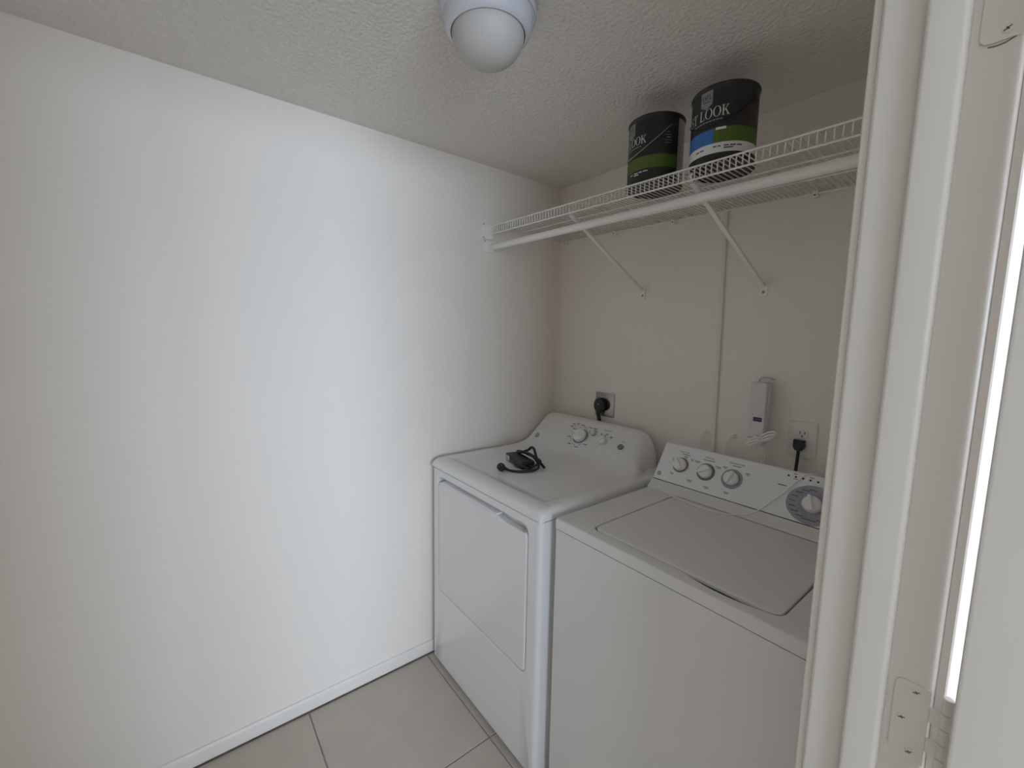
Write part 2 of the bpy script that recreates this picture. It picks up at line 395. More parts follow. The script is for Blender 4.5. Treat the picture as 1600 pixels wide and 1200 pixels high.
# top with concave rise into the console
prof = [(-.7395, .8780), (-.7415, .8840), (-.7400, .8930), (-.7350, .9010), (-.7260, .9070), (-.7140, .9105), (-.7000, .9122), (-.6850, .9128), (-.6820, .9122), (-.6780, .9098), (-.6500, .9096), (-.5500, .9092), (-.4500, .9088), (-.3600, .9086), (-.3150, .9092), (-.2850, .9115), (-.2600, .9165), (-.2380, .9245), (-.2200, .9355), (-.2050, .9480), (-.1925, .9605), (-.1700, .9820), (-.1500, .9990), (-.1320, 1.0170), (-.1180, 1.0305), (-.1040, 1.0410), (-.0880, 1.0470), (-.0700, 1.0490), (-.0560, 1.0475), (-.0470, 1.0420), (-.0440, 1.0300), (-.0440, .8780)]
us = sorted(set([round(v, 5) for v in [0, .002, .005, .010, .016, .024, .034, .046, .052, .056, .062, .075, .09, .11, .14, .18, .24, .3, .36, .4, .46, .52, .55, .57]]))
W_ = DX1-DX0+.006; X0_ = DX0-.003
ul = [u for u in [0, .0015, .004, .008, .0125, .018, .024, .031, .039, .046, .050, .054, .060, .072, .09, .12, .16, .21, .27]]
ux_ = ul+[.31, W_/2, .38, .41]+sorted([W_-u for u in ul]+[W_-u for u in (.066, .075, .080, .085, .1, .11, .13, .14, .15, .18)])
bm = bmesh.new(); grid = []
def smooth(a, b, x): t = max(0, min(1, (x-a)/(b-a))); return t*t*(3-2*t)
for u in ux_:
    e = min(u, W_-u); tt = 2*u/W_-1
    drop = .022*(1-math.sqrt(max(0, 1-(1-min(e/.022, 1))**2)))
    def hs_at(y):
        if tt > 0: ee = max(0.0, e-.072*smooth(-.30, -.11, y)); cr = .085
        else: ee = e; cr = .034
        q = max(0.0, 1-ee/cr); return ((1-q**2.6)**(1/2.2) if q < 1 else 0.0)*(1-.04*tt*tt)
    row = []
    for y, z in prof:
        if z <= .8781: row.append((X0_+u, y if y < -.1 else DB+.002, .8775)); continue
        rise = max(0, z-.9086) if y > -.33 else 0.0
        zb = z-rise
        # shallow dish inside the rim
        rim = .0032*(1-smooth(.048, .056, e)) if (-.681 < y < -.27) else .0032*(1-smooth(.048, .056, e))*max(0, min(1, (y+.20)/-.07)) if y <= -.2 and y >= -.27 else 0
        row.append((X0_+u, y, max(.8775, zb+rim-drop+rise*hs_at(y))))
    grid.append([bm.verts.new(p) for p in row])
for a, b in zip(grid, grid[1:]):
    for i in range(len(a)-1): bm.faces.new((a[i], b[i], b[i+1], a[i+1]))
for g in (grid[0], grid[-1]):
    bm.faces.new(g)
bm.faces.new([g[0] for g in grid]+[g[-1] for g in grid[::-1]])
link('top_panel', bm, DRY, dry, 50)
bm = bmesh.new(); loft(bm, [xy(rrect(DX0+.001, DX1-.001, -.728, -.07, .012, 4), z) for z in (.8736, .8779)])
link('seam', bm, GAP, dry)
# console fittings on the sloping plane
O = Vector((0, -.165, .979)); ux = Vector((1, 0, 0)); uy = Vector((0, .667, .745)).normalized(); nn = ux.cross(uy)
if nn.y > 0: nn = -nn
def hump(x):   # height of the console face above the base plane, along nn
    return 0.006
Od = O+nn*.0075
def knob(parent, c, r, h, ring=None, name='knob', ang=0.6, mk=KNOB, ringm=GREYR):
    t = link_knob(parent, c, r, h, ring, name, ang, mk, ringm); return t
def link_knob(parent, c, r, h, ring, name, ang, mk, ringm):
    bm = bmesh.new()
    lathe(bm, [(r*.98, 0), (r, .002), (r*.97, h*.72), (r*.90, h*.92), (r*.80, h), (.0001, h*1.01)], c, UX, UY, NN, 36)
    k = link(name, bm, mk, parent)
    bm = bmesh.new(); e = UX*math.cos(ang)+UY*math.sin(ang); f = NN.cross(e)
    loft(bm, [[Vector(c)+e*a+f*b+NN*hh for a, b in ((-r*.92, -r*.20*s), (r*.92, -r*.20*s), (r*.92, r*.20*s), (-r*.92, r*.20*s))] for s, hh in ((1.25, h*.9), (.75, h*1.45))])
    bmesh.ops.bevel(bm, geom=bm.edges[:], offset=.0008, segments=2, affect='EDGES')
    link('grip', bm, mk, k)
    if ring:
        bm = bmesh.new(); R0, R1 = r*1.02, ring
        lo = [[Vector(c)+UX*R*math.cos(2*PI*k_/40)+UY*R*math.sin(2*PI*k_/40)+NN*hh for k_ in range(40)] for R, hh in ((R0, 0), (R0, .0012), (R1, .0012), (R1, 0))]
        loft(bm, lo, False, False); link('knob_ring', bm, ringm, k)
    return k
UX, UY, NN = ux, uy, nn
SAG = 0.075   # the dryer's console is slightly dished: lift fittings low on it back onto its face
def onp(a, b, h=0.0): return Od+ux*a+uy*b+nn*(h+SAG*max(0, -b-.005))
knob(dry, onp(.340, .005), .0315, .020, .037, 'dial_knob', 2.9)
knob(dry, onp(.4635, .008), .0175, .015, None, 'temperature_knob', 0.9)
bm = bmesh.new(); lathe(bm, [(.0125, 0), (.0125, .003), (.011, .0042), (.0001, .0045)], onp(.559, .004), ux, uy, nn, 28); link('start_button', bm, mat('button_grey', (.20, .195, .19), .4), dry)
def badge(parent, c, r):
    bm = bmesh.new(); lathe(bm, [(r, 0), (r, .0012), (r*.97, .0016), (.0001, .0017)], c, UX, UY, NN, 28); b = link('logo_badge', bm, GREYR, parent)
    bm = bmesh.new()
    loft(bm, [[Vector(c)+UX*R*math.cos(2*PI*k_/28)+UY*R*math.sin(2*PI*k_/28)+NN*hh for k_ in range(28)] for R, hh in ((r*.78, .0017), (r*.78, .0021), (r*.90, .0021), (r*.90, .0017))], False, False)
    add_text(bm, 'GE', r*.95, Vector(c), UX, UY, NN, 0, 0, .0021)
    link('logo_letters', bm, KNOB, b)
badge(dry, onp(.0925, -.048), .0125)
bm = bmesh.new()
def dash(a, b, w_, h_, ang=0.0):
    e = ux*math.cos(ang)+uy*math.sin(ang); f = nn.cross(e)
    plate_pts(bm, [(-w_/2, -h_/2), (w_/2, -h_/2), (w_/2, h_/2), (-w_/2, h_/2)], onp(a, b, .0004), e, f, nn, .0003)
for k in range(22):
    th = math.radians(-70+k*320/22)+PI/2
    R = .0475
    if k % 3 == 0: dash(.340+R*1.30*math.cos(th), .005+R*1.22*math.sin(th), .021, .0032)
    else: dash(.340+R*math.cos(th), .005+R*math.sin(th), .0048, .0034)
for a, b, w_ in ((.268, .058, .018), (.290, .064, .016), (.262, .044, .018), (.395, .058, .018), (.402, .046, .018), (.405, .034, .016), (.440, .040, .010), (.466, .046, .012), (.494, .036, .014), (.462, .036, .008)):
    dash(a, b, w_, .0034); dash(a+.002, b-.005, w_*.7, .0018)
link('printed_scale', bm, PRINT, dry, 35, 'stuff')
bm = bmesh.new()
add_text(bm, 'Temperature', .0085, Od, ux, uy, nn, .464, .0625, .0007); add_text(bm, 'Start', .0095, Od, ux, uy, nn, .562, .0290, .0007)
# dark part of the dial's arc
arcp = [(.0350*math.cos(a)+.340, .0350*math.sin(a)+.005) for a in [math.radians(96+k*5) for k in range(11)]]
for (a0, b0), (a1, b1) in zip(arcp, arcp[1:]):
    d_ = Vector((a1-a0, b1-b0)).normalized(); nx, ny = -d_.y*.0018, d_.x*.0018
    plate_pts(bm, [(a0-nx, b0-ny), (a1-nx, b1-ny), (a1+nx, b1+ny), (a0+nx, b0+ny)], Od+nn*.0013, ux, uy, nn, .0003)
link('printed_lettering', bm, PRINTB, dry, 35, 'stuff')

# ------------------------------------------------------------------ washer
WX0, WX1, WF, WB = 0.7490, 1.4345, -0.7105, -0.040
wsh = thing('washing_machine', 'white top-loading washer right of the dryer, lid closed', 'washing machine', (1.09, -0.375, 0))
bm = bmesh.new(); loft(bm, [xy(rrect(WX0+.001+i, WX1-.001-i, WF+.001+i, WB, .008, 3), z) for z, i in ((.020, .002), (.022, 0), (.8660, 0))])
link('cabinet', bm, WASH, wsh)
for fx in (WX0+.05, WX1-.05):
    for fy in (WF+.06, WB-.06):
        bm = bmesh.new(); lathe(bm, [(.016, 0.0), (.020, .004), (.020, .012), (.010, .014), (.010, .0205)], (fx, fy, 0.0), seg=16); link('foot', bm, BLK, wsh)
bm = bmesh.new(); loft(bm, [xy(rrect(WX0+.004, WX1-.004, WF+.004, WB-.002, .006, 3), z) for z in (.8661, .8685)]); link('seam', bm, GAP, wsh)
# top with a well for the lid
ZT = .8985
LX0, LX1, LY0, LY1 = .8600, 1.3270, -.6680, -.2560
def well(g, z, pocket=True):
    out = []
    for a, b in rrect(LX0-g, LX1+g, LY0-g, LY1+g, .026, 8, 30):
        if pocket and b < LY0-g+.004 and 1.135 < a < 1.300:
            b -= .013*math.sin(PI*(a-1.135)/.165)**.6
        out.append((a, b, z))
    return out
bm = bmesh.new()
loops = [xy(rrect(WX0+.0, WX1, WF, WB, .008, 8, 30), .8686)]
for i in range(5):
    a = PI/2*i/4; k = .006*(1-math.cos(a)); loops.append(xy(rrect(WX0+k, WX1-k, WF+k, WB, .008, 8, 30), ZT-.006+.006*math.sin(a)))
loops += [well(.0058, ZT), well(.0048, ZT-.001), well(.0044, ZT-.028)]
loft(bm, loops, cap0=True, cap1=True)
link('top_panel', bm, WASH, wsh)
bm = bmesh.new(); loft(bm, [well(.0042, ZT-.0279), well(.0042, ZT-.0265)]); link('lid_gap_shade', bm, GAP, wsh)  # near-black sheet on the well floor, painting in the shade below the lid
bm = bmesh.new()
loft(bm, [xy(rrect(LX0+i, LX1-i, LY0+i, LY1-i, .024, 8, 4), z) for i, z in ((0, ZT-.0085), (0, ZT-.0022), (.0010, ZT-.0004), (.0030, ZT+.0006), (.010, ZT+.0010), (.030, ZT+.0006))])
link('lid', bm, WASH, wsh)
# console
bm = bmesh.new()
cs = [(-.254, .8990), (-.250, .9040), (-.240, .9110), (-.230, .9180), (-.2245, .9235)]
low = cs+[(-.0450, .9235), (-.0450, .8990)]
loft(bm, [[(x, y, z) for y, z in low] for x in (WX0, WX1)])
link('console_apron', bm, WASH, wsh)
bm = bmesh.new(); loft(bm, [[(x, y, z) for y, z in ((-.2205, .9236), (-.2200, .9262), (-.046, .9262), (-.046, .9236))] for x in (WX0+.002, WX1-.002)]); link('console_seam', bm, GAP, wsh)
bm = bmesh.new()
up = [(-.2228, .9263), (-.1560, 1.0378), (-.1535, 1.0420), (-.1505, 1.0455), (-.1460, 1.0465), (-.1400, 1.0440), (-.0700, 1.0030), (-.0450, .9700), (-.0450, .9263)]
cy_, cz_ = -.13, .98
secs = []
for x, k in ((0, .016), (.0008, .008), (.003, .0028), (.007, 0), ):
    secs.append((WX0+x, k))
secs = secs+[(WX1-(x-WX0), k) for x, k in secs[::-1]]
loops = []
for x, k in secs:
    L = []
    for y, z in up:
        zz = z-k*max(0, (z-.93)/.117) if z > .93 else z
        L.append((x, y+(k*.25 if z > .93 and y < -.1 else 0), zz))
    loops.append(L)
loft(bm, loops); link('console_panel', bm, PANEL, wsh)
O = Vector((0, -.2228, .9263)); uy = (Vector((0, -.1560, 1.0378))-O).normalized(); ux = Vector((1, 0, 0)); nn = ux.cross(uy)
if nn.y > 0: nn = -nn
UX, UY, NN = ux, uy, nn; Od = O; SAG = 0.0
for a, b, ang, ring, rm, nm in ((.8325, .0700, 2.4, .0275, mat('brown_ring', (.30, .22, .18), .5), 'load_size_knob'), (.9235, .0690, .55, .0300, GREYR, 'options_knob'), (1.0085, .0690, 1.35, .0325, DISC, 'wash_temperature_knob')):
    k = knob(wsh, onp(a, b), .0225, .018, ring, nm, ang, KNOB, rm)
    bm = bmesh.new(); r_ = .0245
    loft(bm, [[onp(a, b, hh)+ux*R*math.cos(2*PI*q/40)+uy*R*math.sin(2*PI*q/40) for q in range(40)] for R, hh in ((r_-.002, .0013), (r_-.002, .0030), (r_, .0030), (r_, .0013))], False, False)
    link('knob_skirt', bm, GREYR, k)
bm = bmesh.new(); lathe(bm, [(.0655, 0), (.0655, .0008), (.0001, .0009)], onp(1.232, .0560), ux, uy*.85, nn, 48)
cyc = link('cycle_dial_plate', bm, DISC, wsh)
knob(wsh, onp(1.232, .056, .0009), .0235, .024, .0262, 'cycle_knob', 1.9, KNOB, DISC)
for k in range(8):
    bm = bmesh.new(); lathe(bm, [(.0030, 0), (.0030, .0004), (.0001, .0005)], onp(1.1560+.0183*k, .1245), ux, uy, nn, 14); link('indicator', bm, PRINTB, wsh)
badge(wsh, onp(.7667, .0212), .0080)
bm = bmesh.new()
def dash2(a, b, w_, h_): bar2(bm, onp(a, b, .0002), ux, uy, nn, a-a-w_/2, w_/2, -h_/2, h_/2)
for a, b, w_ in ((.803, .086, .013), (.842, .104, .013), (.866, .099, .012), (.812, .035, .013), (.886, .098, .020), (.958, .096, .020), (.880, .026, .018), (.940, .020, .018), (.978, .102, .014), (1.050, .098, .014), (1.005, .022, .016), (.840, .1105, .030), (.923, .1095, .040), (1.012, .1125, .026)):
    dash2(a, b, w_, .0022)
    if w_ < .025: dash2(a+.001, b-.0045, w_*.7, .0018)
dash2(1.147, .0915, .022, .0030); dash2(1.186, .0900, .012, .0026); dash2(1.262, .1160, .022, .0022); dash2(1.176, .1185, .012, .0018); dash2(1.213, .1320, .012, .0018); dash2(1.172, .1325, .010, .0018)
for k in range(11):
    th = math.radians(100+k*20); R = .050
    bar2(bm, onp(1.232+R*math.cos(th), .056+R*.85*math.sin(th), .0011), ux, uy, nn, -.009, .009, -.0013, .0013)
link('printed_scale', bm, PRINT, wsh, 35, 'stuff')
bm = bmesh.new()
add_text(bm, 'LOAD SIZE', .0075, Od, ux, uy, nn, .832, .1180, .0006); add_text(bm, 'OPTIONS', .0075, Od, ux, uy, nn, .922, .1180, .0006); add_text(bm, 'TEMPERATURE', .0075, Od, ux, uy, nn, 1.010, .1200, .0006)
link('printed_lettering', bm, PRINTB, wsh, 35, 'stuff')

# white cord lying over the washer
pts = [(1.232, -.085, 1.0170), (1.222, -.120, 1.0370), (1.210, -.143, 1.0495), (1.200, -.1545, 1.0480), (1.1895, -.1600, 1.0380), (1.174, -.1735, 1.0145), (1.157, -.1900, .9868), (1.132, -.2085, .9560), (1.108, -.2260, .9270), (1.090, -.2440, .9130), (1.060, -.2680, .9062), (1.030, -.2900, .9058), (.985, -.3010, .9058), (.930, -.2985, .9058), (.880, -.2880, .9058), (.840, -.2700, .9018), (.800, -.2500, .9045), (.765, -.2420, .9140), (.742, -.2200, .9180), (.734, -.1500, .9000), (.734, -.06, .860)]
bm = bmesh.new(); tube(bm, smooth_path(pts, 5), .0017, 8)
tag(link('thin_cord', bm, WCORD), 'thin white cord draped across the washer control panel and lid edge', 'cord')

# ------------------------------------------------------------------ power adapter on the dryer
ad = thing('power_adapter', 'black power adapter with coiled cord and plug lying on the dryer', 'power adapter', (.29, -.46, .9090))
ax = Vector((.970, -.215, 0)).normalized(); ay = Vector((-ax.y, ax.x, 0)); az = Vector((0, 0, 1)); A0 = Vector((.234, -.470, .9098))
bm = bmesh.new()
def aloop(x, i, zt): return [A0+ax*x+ay*a+az*b for a, b in rrect(-.029+i, .029-i, 0.0+i, zt-i, .005, 4)]
loft(bm, [aloop(0, .003, .030), aloop(.003, 0, .030), aloop(.147, 0, .030), aloop(.150, .003, .030)])
link('brick', bm, BLK, ad)
bm = bmesh.new(); c0 = A0+ax*.022-ay*.0291+az*.0150
plate_pts(bm, rrect(-.014, .014, -.009, .009, .002, 3), c0, ax, az, -ay, .0004); lab = link('rating_label', bm, LWHT, ad)
bm = bmesh.new()
for b in (-.005, 0, .005): bar2(bm, c0-ay*.0004, ax, az, -ay, -.011, .009, b-.0012, b+.0012, .0002)
link('label_print', bm, PRINTB, lab, 35, 'stuff')
bm = bmesh.new()
def ap(x, y, z): return A0+ax*x+ay*y+az*z
tube(bm, smooth_path([ap(.149, 0, .015), ap(.178, .010, .018), ap(.168, .043, .030), ap(.120, .050, .030), ap(.070, .044, .032), ap(.030, .030, .036), ap(.022, .016, .037), ap(.050, .018, .040), ap(.070, .040, .052), ap(.085, .047, .066), ap(.106, .048, .064), ap(.118, .048, .048), ap(.132, .048, .032), ap(.156, .053, .016), ap(.176, .058, .006)], 6), .0052, 8)
tube(bm, smooth_path([ap(.022, .026, .036), ap(.060, .036, .038), ap(.100, .042, .036), ap(.147, .042, .022), ap(.178, .030, .010), ap(.190, 0, .006), ap(.186, -.030, .005), ap(.178, -.055, .005), ap(.160, -.080, .006), ap(.142, -.096, .010)], 6), .0048, 8)
tube(bm, smooth_path([ap(.030, .020, .035), ap(.075, .030, .043), ap(.112, .036, .041), ap(.152, .048, .023), ap(.170, .056, .010)], 6), .0052, 8)
tube(bm, smooth_path([ap(.158, .010, .008), ap(.172, -.012, .010), ap(.160, -.024, .016), ap(.130, -.033, .008), ap(.100, -.034, .005)], 6), .0048, 8)
link('cord', bm, CORDB, ad)
bm = bmesh.new(); pc = ap(.132, -.108, .0155)
e1 = Vector((.55, -.70, .45)).normalized(); e2 = e1.orthogonal().normalized(); e3 = e1.cross(e2)
lathe(bm, [(.0120, -.012), (.0150, -.009), (.0155, .006), (.0135, .011), (.0001, .0115)], pc, e2, e3, e1, 24)
tube(bm, [pc, ap(.142, -.098, .012), ap(.152, -.088, .008)], [.009, .0072, .0052], 10)
pg = link('plug', bm, CORDB, ad)
bm = bmesh.new()
for s in (-.006, .006):
    c_ = pc+e1*.0115+e2*s; loft(bm, [[c_+e2*a+e3*b+e1*h for a, b in ((-.0008, -.003), (.0008, -.003), (.0008, .003), (-.0008, .003))] for h in (-.001, .012)])
link('prong', bm, SCREW, pg)

# ------------------------------------------------------------------ wire shelf
def zd(x, y):   # deck height: hangs a little lower to the right and to the back
    f = (y+.43)/.43
    return (1.906-.0215*x)*(1-f)+(1.898-.0250*x)*f
SX0, SX1, YS0, YS1 = .014, 1.444, -.430, -.013
shelf = thing('wire_shelf', 'white ventilated wire shelf spanning the back wall under the paint cans', 'shelf', (.73, -.22, 1.86))
WR = .0018
def wire_mesh():
    b_ = bmesh.new(); n0 = 6
    path = [(0, YS1, -.008), (0, YS0+.004, 0), (0, YS0+.0008, -.0016), (0, YS0, -.005), (0, YS0, -.033)]
    tube(b_, path, WR, n0); bmesh.ops.recalc_face_normals(b_, faces=b_.faces)
    me = bpy.data.meshes.new('wire'); b_.to_mesh(me); b_.free(); me.materials.append(WIRE)
    for p_ in me.polygons: p_.use_smooth = True
    return me
wm = wire_mesh(); nw = int((SX1-SX0)/.0156)
for k in range(nw+1):
    x = SX0+.006+k*.0156
    if x > SX1: break
    o = bpy.data.objects.new('wire', wm); C.objects.link(o); o.parent = shelf
    o.location = Vector((x, 0, zd(x, YS0)))-Vector(shelf.location)
def railx(y, dz, r, name):
    bm = bmesh.new(); tube(bm, [(x, y, zd(x, y)+dz) for x in (SX0, SX1)], r, 8); return link(name, bm, WIRE, shelf)
railx(YS0-.0038, -.0010, .0026, 'front_rail'); railx(YS0-.0035, -.0335, .0026, 'front_rail')
railx(YS1-.002, -.0030, .0024, 'back_rail'); railx(-.150, -.0045, .0024, 'middle_rail'); railx(-.285, -.0045, .0024, 'middle_rail')
for x in (.050, .355, .640, 1.110, 1.400):
    z = zd(x, -.01)
    bm = bbox(x-.008, x+.008, -.020, -.0005, z-.014, z+.006, .002); cl = link('wall_clip', bm, WIRE, shelf)
    bm = bmesh.new(); lathe(bm, [(.0032, 0), (.0028, .001), (.0001, .0014)], (x, -.0201, z-.008), (1, 0, 0), (0, 0, 1), n=(0, -1, 0), seg=12); link('screw', bm, SCREW, cl)
# end bracket on the left wall
eb = thing('shelf_end_bracket', 'white plastic end bracket holding the shelf on the left wall', 'bracket', (0.0, -.458, 1.80))
bm = bmesh.new()
loft(bm, [[(x, a, b) for a, b in rrect(-.482+i, -.424-i, 1.847+i, 1.912-i, .004, 3)] for x, i in ((.0005, 0), (.011, 0), (.013, .002))])
loft(bm, [[(x, a, b) for a, b in rrect(-.4335, -.424, 1.866, 1.9085, .003, 3)] for x in (.013, .0155)])
link('bracket_plate', bm, WIRE, eb)
bm = bmesh.new()
loft(bm, [[(x, a, b) for a, b in rrect(-.473+i, -.405-i, 1.794+i, 1.8462-i, .016, 6)] for x, i in ((.0005, 0), (.004, 0), (.005, .001))])
R0, R1 = .0150, .0185
for x0, x1 in ((.005, .022),):
    arc0 = [math.radians(a) for a in range(-200, 21, 10)]
    A = [(-.4255+R1*math.cos(a), 1.8160+R1*math.sin(a)) for a in arc0]+[(-.4255+R0*math.cos(a), 1.8160+R0*math.sin(a)) for a in arc0[::-1]]
    loft(bm, [[(x, a, b) for a, b in A] for x in (x0, x1)])
link('rod_cup', bm, WIRE, eb)
for y, z in ((-.476, 1.9080), (-.476, 1.8530), (-.463, 1.8395)):
    bm = bmesh.new(); lathe(bm, [(.0032, 0), (.0028, .001), (.0001, .0014)], (.0132 if z > 1.845 else .0052, y, z), (0, 1, 0), (0, 0, 1), n=(1, 0, 0), seg=12); link('screw', bm, SCREW, eb)
# hanging rod
bm = bmesh.new(); RY = -.4255
def rodz(x): return 1.8160-.0140*x
tube(bm, [(x, RY, rodz(x)) for x in (.0085, .0086, 1.4400)], [.0132, .0132, .0132], 20)
tag(link('hanging_rod', bm, WIRE), 'white metal hanging rod running under the front of the wire shelf', 'rod')
# braces
def brace(xt, xf, zf, label):
    t = thing('shelf_brace', label, 'brace', (xf, 0, zf-.025), 'diagonal braces under the wire shelf')
    bm = bmesh.new(); top = Vector((xt, -.4285, zd(xt, -.43)-.0415)); bot = Vector((xf, -.010, zf+.004)); d = (bot-top).normalized()
    sx = Vector((1, 0, 0)); nrm = d.cross(sx).normalized()
    if nrm.z > 0: nrm = -nrm
    secU = [(-.0065, .009), (-.0065, 0), (.0065, 0), (.0065, .009), (.0051, .009), (.0051, .0014), (-.0051, .0014), (-.0051, .009)]
    # channel section opening upwards
    loft(bm, [[p_+sx*a-nrm*b for a, b in secU] for p_ in (top, top+d*.02, bot)])
    link('strut', bm, WIRE, t)
    bm = bmesh.new(); tube(bm, smooth_path([top+Vector((0, 0, .004)), top+Vector((0, -.006, .012)), top+Vector((0, -.0075, .022)), top+Vector((0, -.001, .026))], 4), .0030, 8)
    link('hook', bm, WIRE, t)
    bm = bmesh.new(); loft(bm, [[(a+xf, y, b+zf) for a, b in rrect(-.0125, .0125, -.027, .016, .004, 3)] for y in (-.0003, -.0026)])
    fp = link('foot_plate', bm, WIRE, t)
    bm = bmesh.new(); lathe(bm, [(.0048, 0), (.0042, .0012), (.0001, .0018)], (xf, -.0026, zf-.012), (1, 0, 0), (0, 0, 1), n=(0, -1, 0), seg=14); link('screw', bm, SCREW, fp)
brace(.493, .5090, 1.6160, 'white diagonal shelf brace nearer the left wall, above the dryer')
brace(.950, .9815, 1.5980, 'white diagonal shelf brace above the washer, under the right paint can')

# ------------------------------------------------------------------ paint cans
CR, CH = .0825, .195
def cyl_patch(bm, c, r, t0, t1, z0, z1, n=24, thick=.0004):
    loops = []
    for rad in (r, r+thick):
        pass
    T = [math.radians(t0+(t1-t0)*k/n) for k in range(n+1)]
    def P(rad, t, z): return (c[0]+rad*math.cos(t), c[1]+rad*math.sin(t), c[2]+z)
    loft(bm, [[P(r, t, z0), P(r+thick, t, z0), P(r+thick, t, z1), P(r, t, z1)] for t in T])
def cyl_quad(bm, c, r, th0, quad):
    """quad: 4 points (arc length, z) about angle th0, subdivided along its first side so that it follows the can"""
    (a0, b0), (a1, b1), (a2, b2), (a3, b3) = quad; n_ = 4; prev = None
    for k in range(n_+1):
        t = k/n_; p_ = (a0+(a1-a0)*t, b0+(b1-b0)*t); q_ = (a3+(a2-a3)*t, b3+(b2-b3)*t); vv = []
        for a, b in (p_, q_):
            th = math.radians(th0)+a/r; vv.append(bm.verts.new((c[0]+r*math.cos(th), c[1]+r*math.sin(th), c[2]+b)))
        if prev: bm.faces.new((prev[0], vv[0], vv[1], prev[1]))
        prev = vv
def R4(x0, x1, y0, y1): return ((x0, y0), (x1, y0), (x1, y1), (x0, y1))
def strokes(pts, wd):
    out = []
    for i in range(len(pts)-1):
        (xa, ya), (xb, yb) = pts[i], pts[i+1]; d_ = math.hypot(xb-xa, yb-ya); nx, ny = -(yb-ya)/d_, (xb-xa)/d_
        wa, wb = wd[i]/2, wd[i+1]/2
        out.append(((xa-nx*wa, ya-ny*wa), (xb-nx*wb, yb-ny*wb), (xb+nx*wb, yb+ny*wb), (xa+nx*wa, ya+ny*wa)))
    return out
def glyph(ch):   # serif capitals on a unit height; returns quads, advance
    S_ = .035; st = .13
    if ch == 'L': return [R4(.10, .10+st, 0, 1), R4(0, .36, 0, S_), R4(0, .36, 1-S_, 1), R4(.2, .62, 0, S_*1.3), R4(.58, .62, 0, .25)], .70
    if ch == 'T': return [R4(.29, .29+st, 0, 1), R4(.17, .54, 0, S_), R4(0, .71, 1-S_*1.3, 1), R4(0, .04, .76, 1), R4(.67, .71, .76, 1)], .78
    if ch == 'E': return [R4(.10, .10+st, 0, 1), R4(0, .6, 0, S_*1.2), R4(0, .58, 1-S_*1.2, 1), R4(.2, .42, .5, .54), R4(.56, .6, 0, .24), R4(.54, .58, .78, 1), R4(.40, .43, .4, .64)], .70
    if ch == 'K': return [R4(.08, .08+st, 0, 1), R4(0, .32, 0, S_), R4(0, .32, 1-S_, 1), ((.21, .44), (.26, .40), (.64, .97), (.58, .97)), ((.30, .56), (.62, .02), (.76, .02), (.40, .62)), R4(.48, .82, 0, S_), R4(.46, .74, 1-S_, 1)], .86
    if ch == 'O':
        N = 28; q = []
        for k in range(N):
            t0_, t1_ = 2*PI*k/N, 2*PI*(k+1)/N
            o_ = lambda t: (.42+.42*math.cos(t), .5+.52*math.sin(t)); i_ = lambda t: (.42+.285*math.cos(t), .5+.485*math.sin(t))
            q.append((i_(t0_), o_(t0_), o_(t1_), i_(t1_)))
        return q, .92
    if ch == 'S':
        pts = [(.50, .78), (.49, .88), (.40, .97), (.27, .99), (.13, .94), (.08, .82), (.11, .70), (.22, .60), (.36, .50), (.48, .40), (.52, .27), (.48, .13), (.36, .03), (.22, .015), (.09, .07), (.04, .22)]
        wd = [.03, .035, .04, .045, .08, .11, .12, .13, .14, .13, .12, .10, .06, .045, .04, .03]
        return strokes(pts, wd)+[R4(.49, .53, .74, 1.0), R4(.02, .06, 0, .26)], .62
    if ch == 'B':
        return [R4(.10, .10+st, 0, 1), R4(0, .4, 0, S_), R4(0, .4, 1-S_, 1), R4(.2, .42, .5, .54)]+strokes([(.38, .98), (.52, .92), (.56, .77), (.52, .6), (.38, .53)], [.04, .09, .13, .09, .04])+strokes([(.4, .52), (.58, .45), (.63, .27), (.58, .09), (.4, .02)], [.04, .1, .14, .1, .04]), .74
    return [], .34
def can_word(bm, c, r, th0, word, h, zb, right_edge=True, squeeze=.92):
    adv = [glyph(ch)[1]*h*squeeze for ch in word]; x = -sum(adv)
    for ch, a in zip(word, adv):
        for q in glyph(ch)[0]:
            cyl_quad(bm, c, r, th0, [(x+px*h*squeeze, zb+py*h) for px, py in q])
        x += a
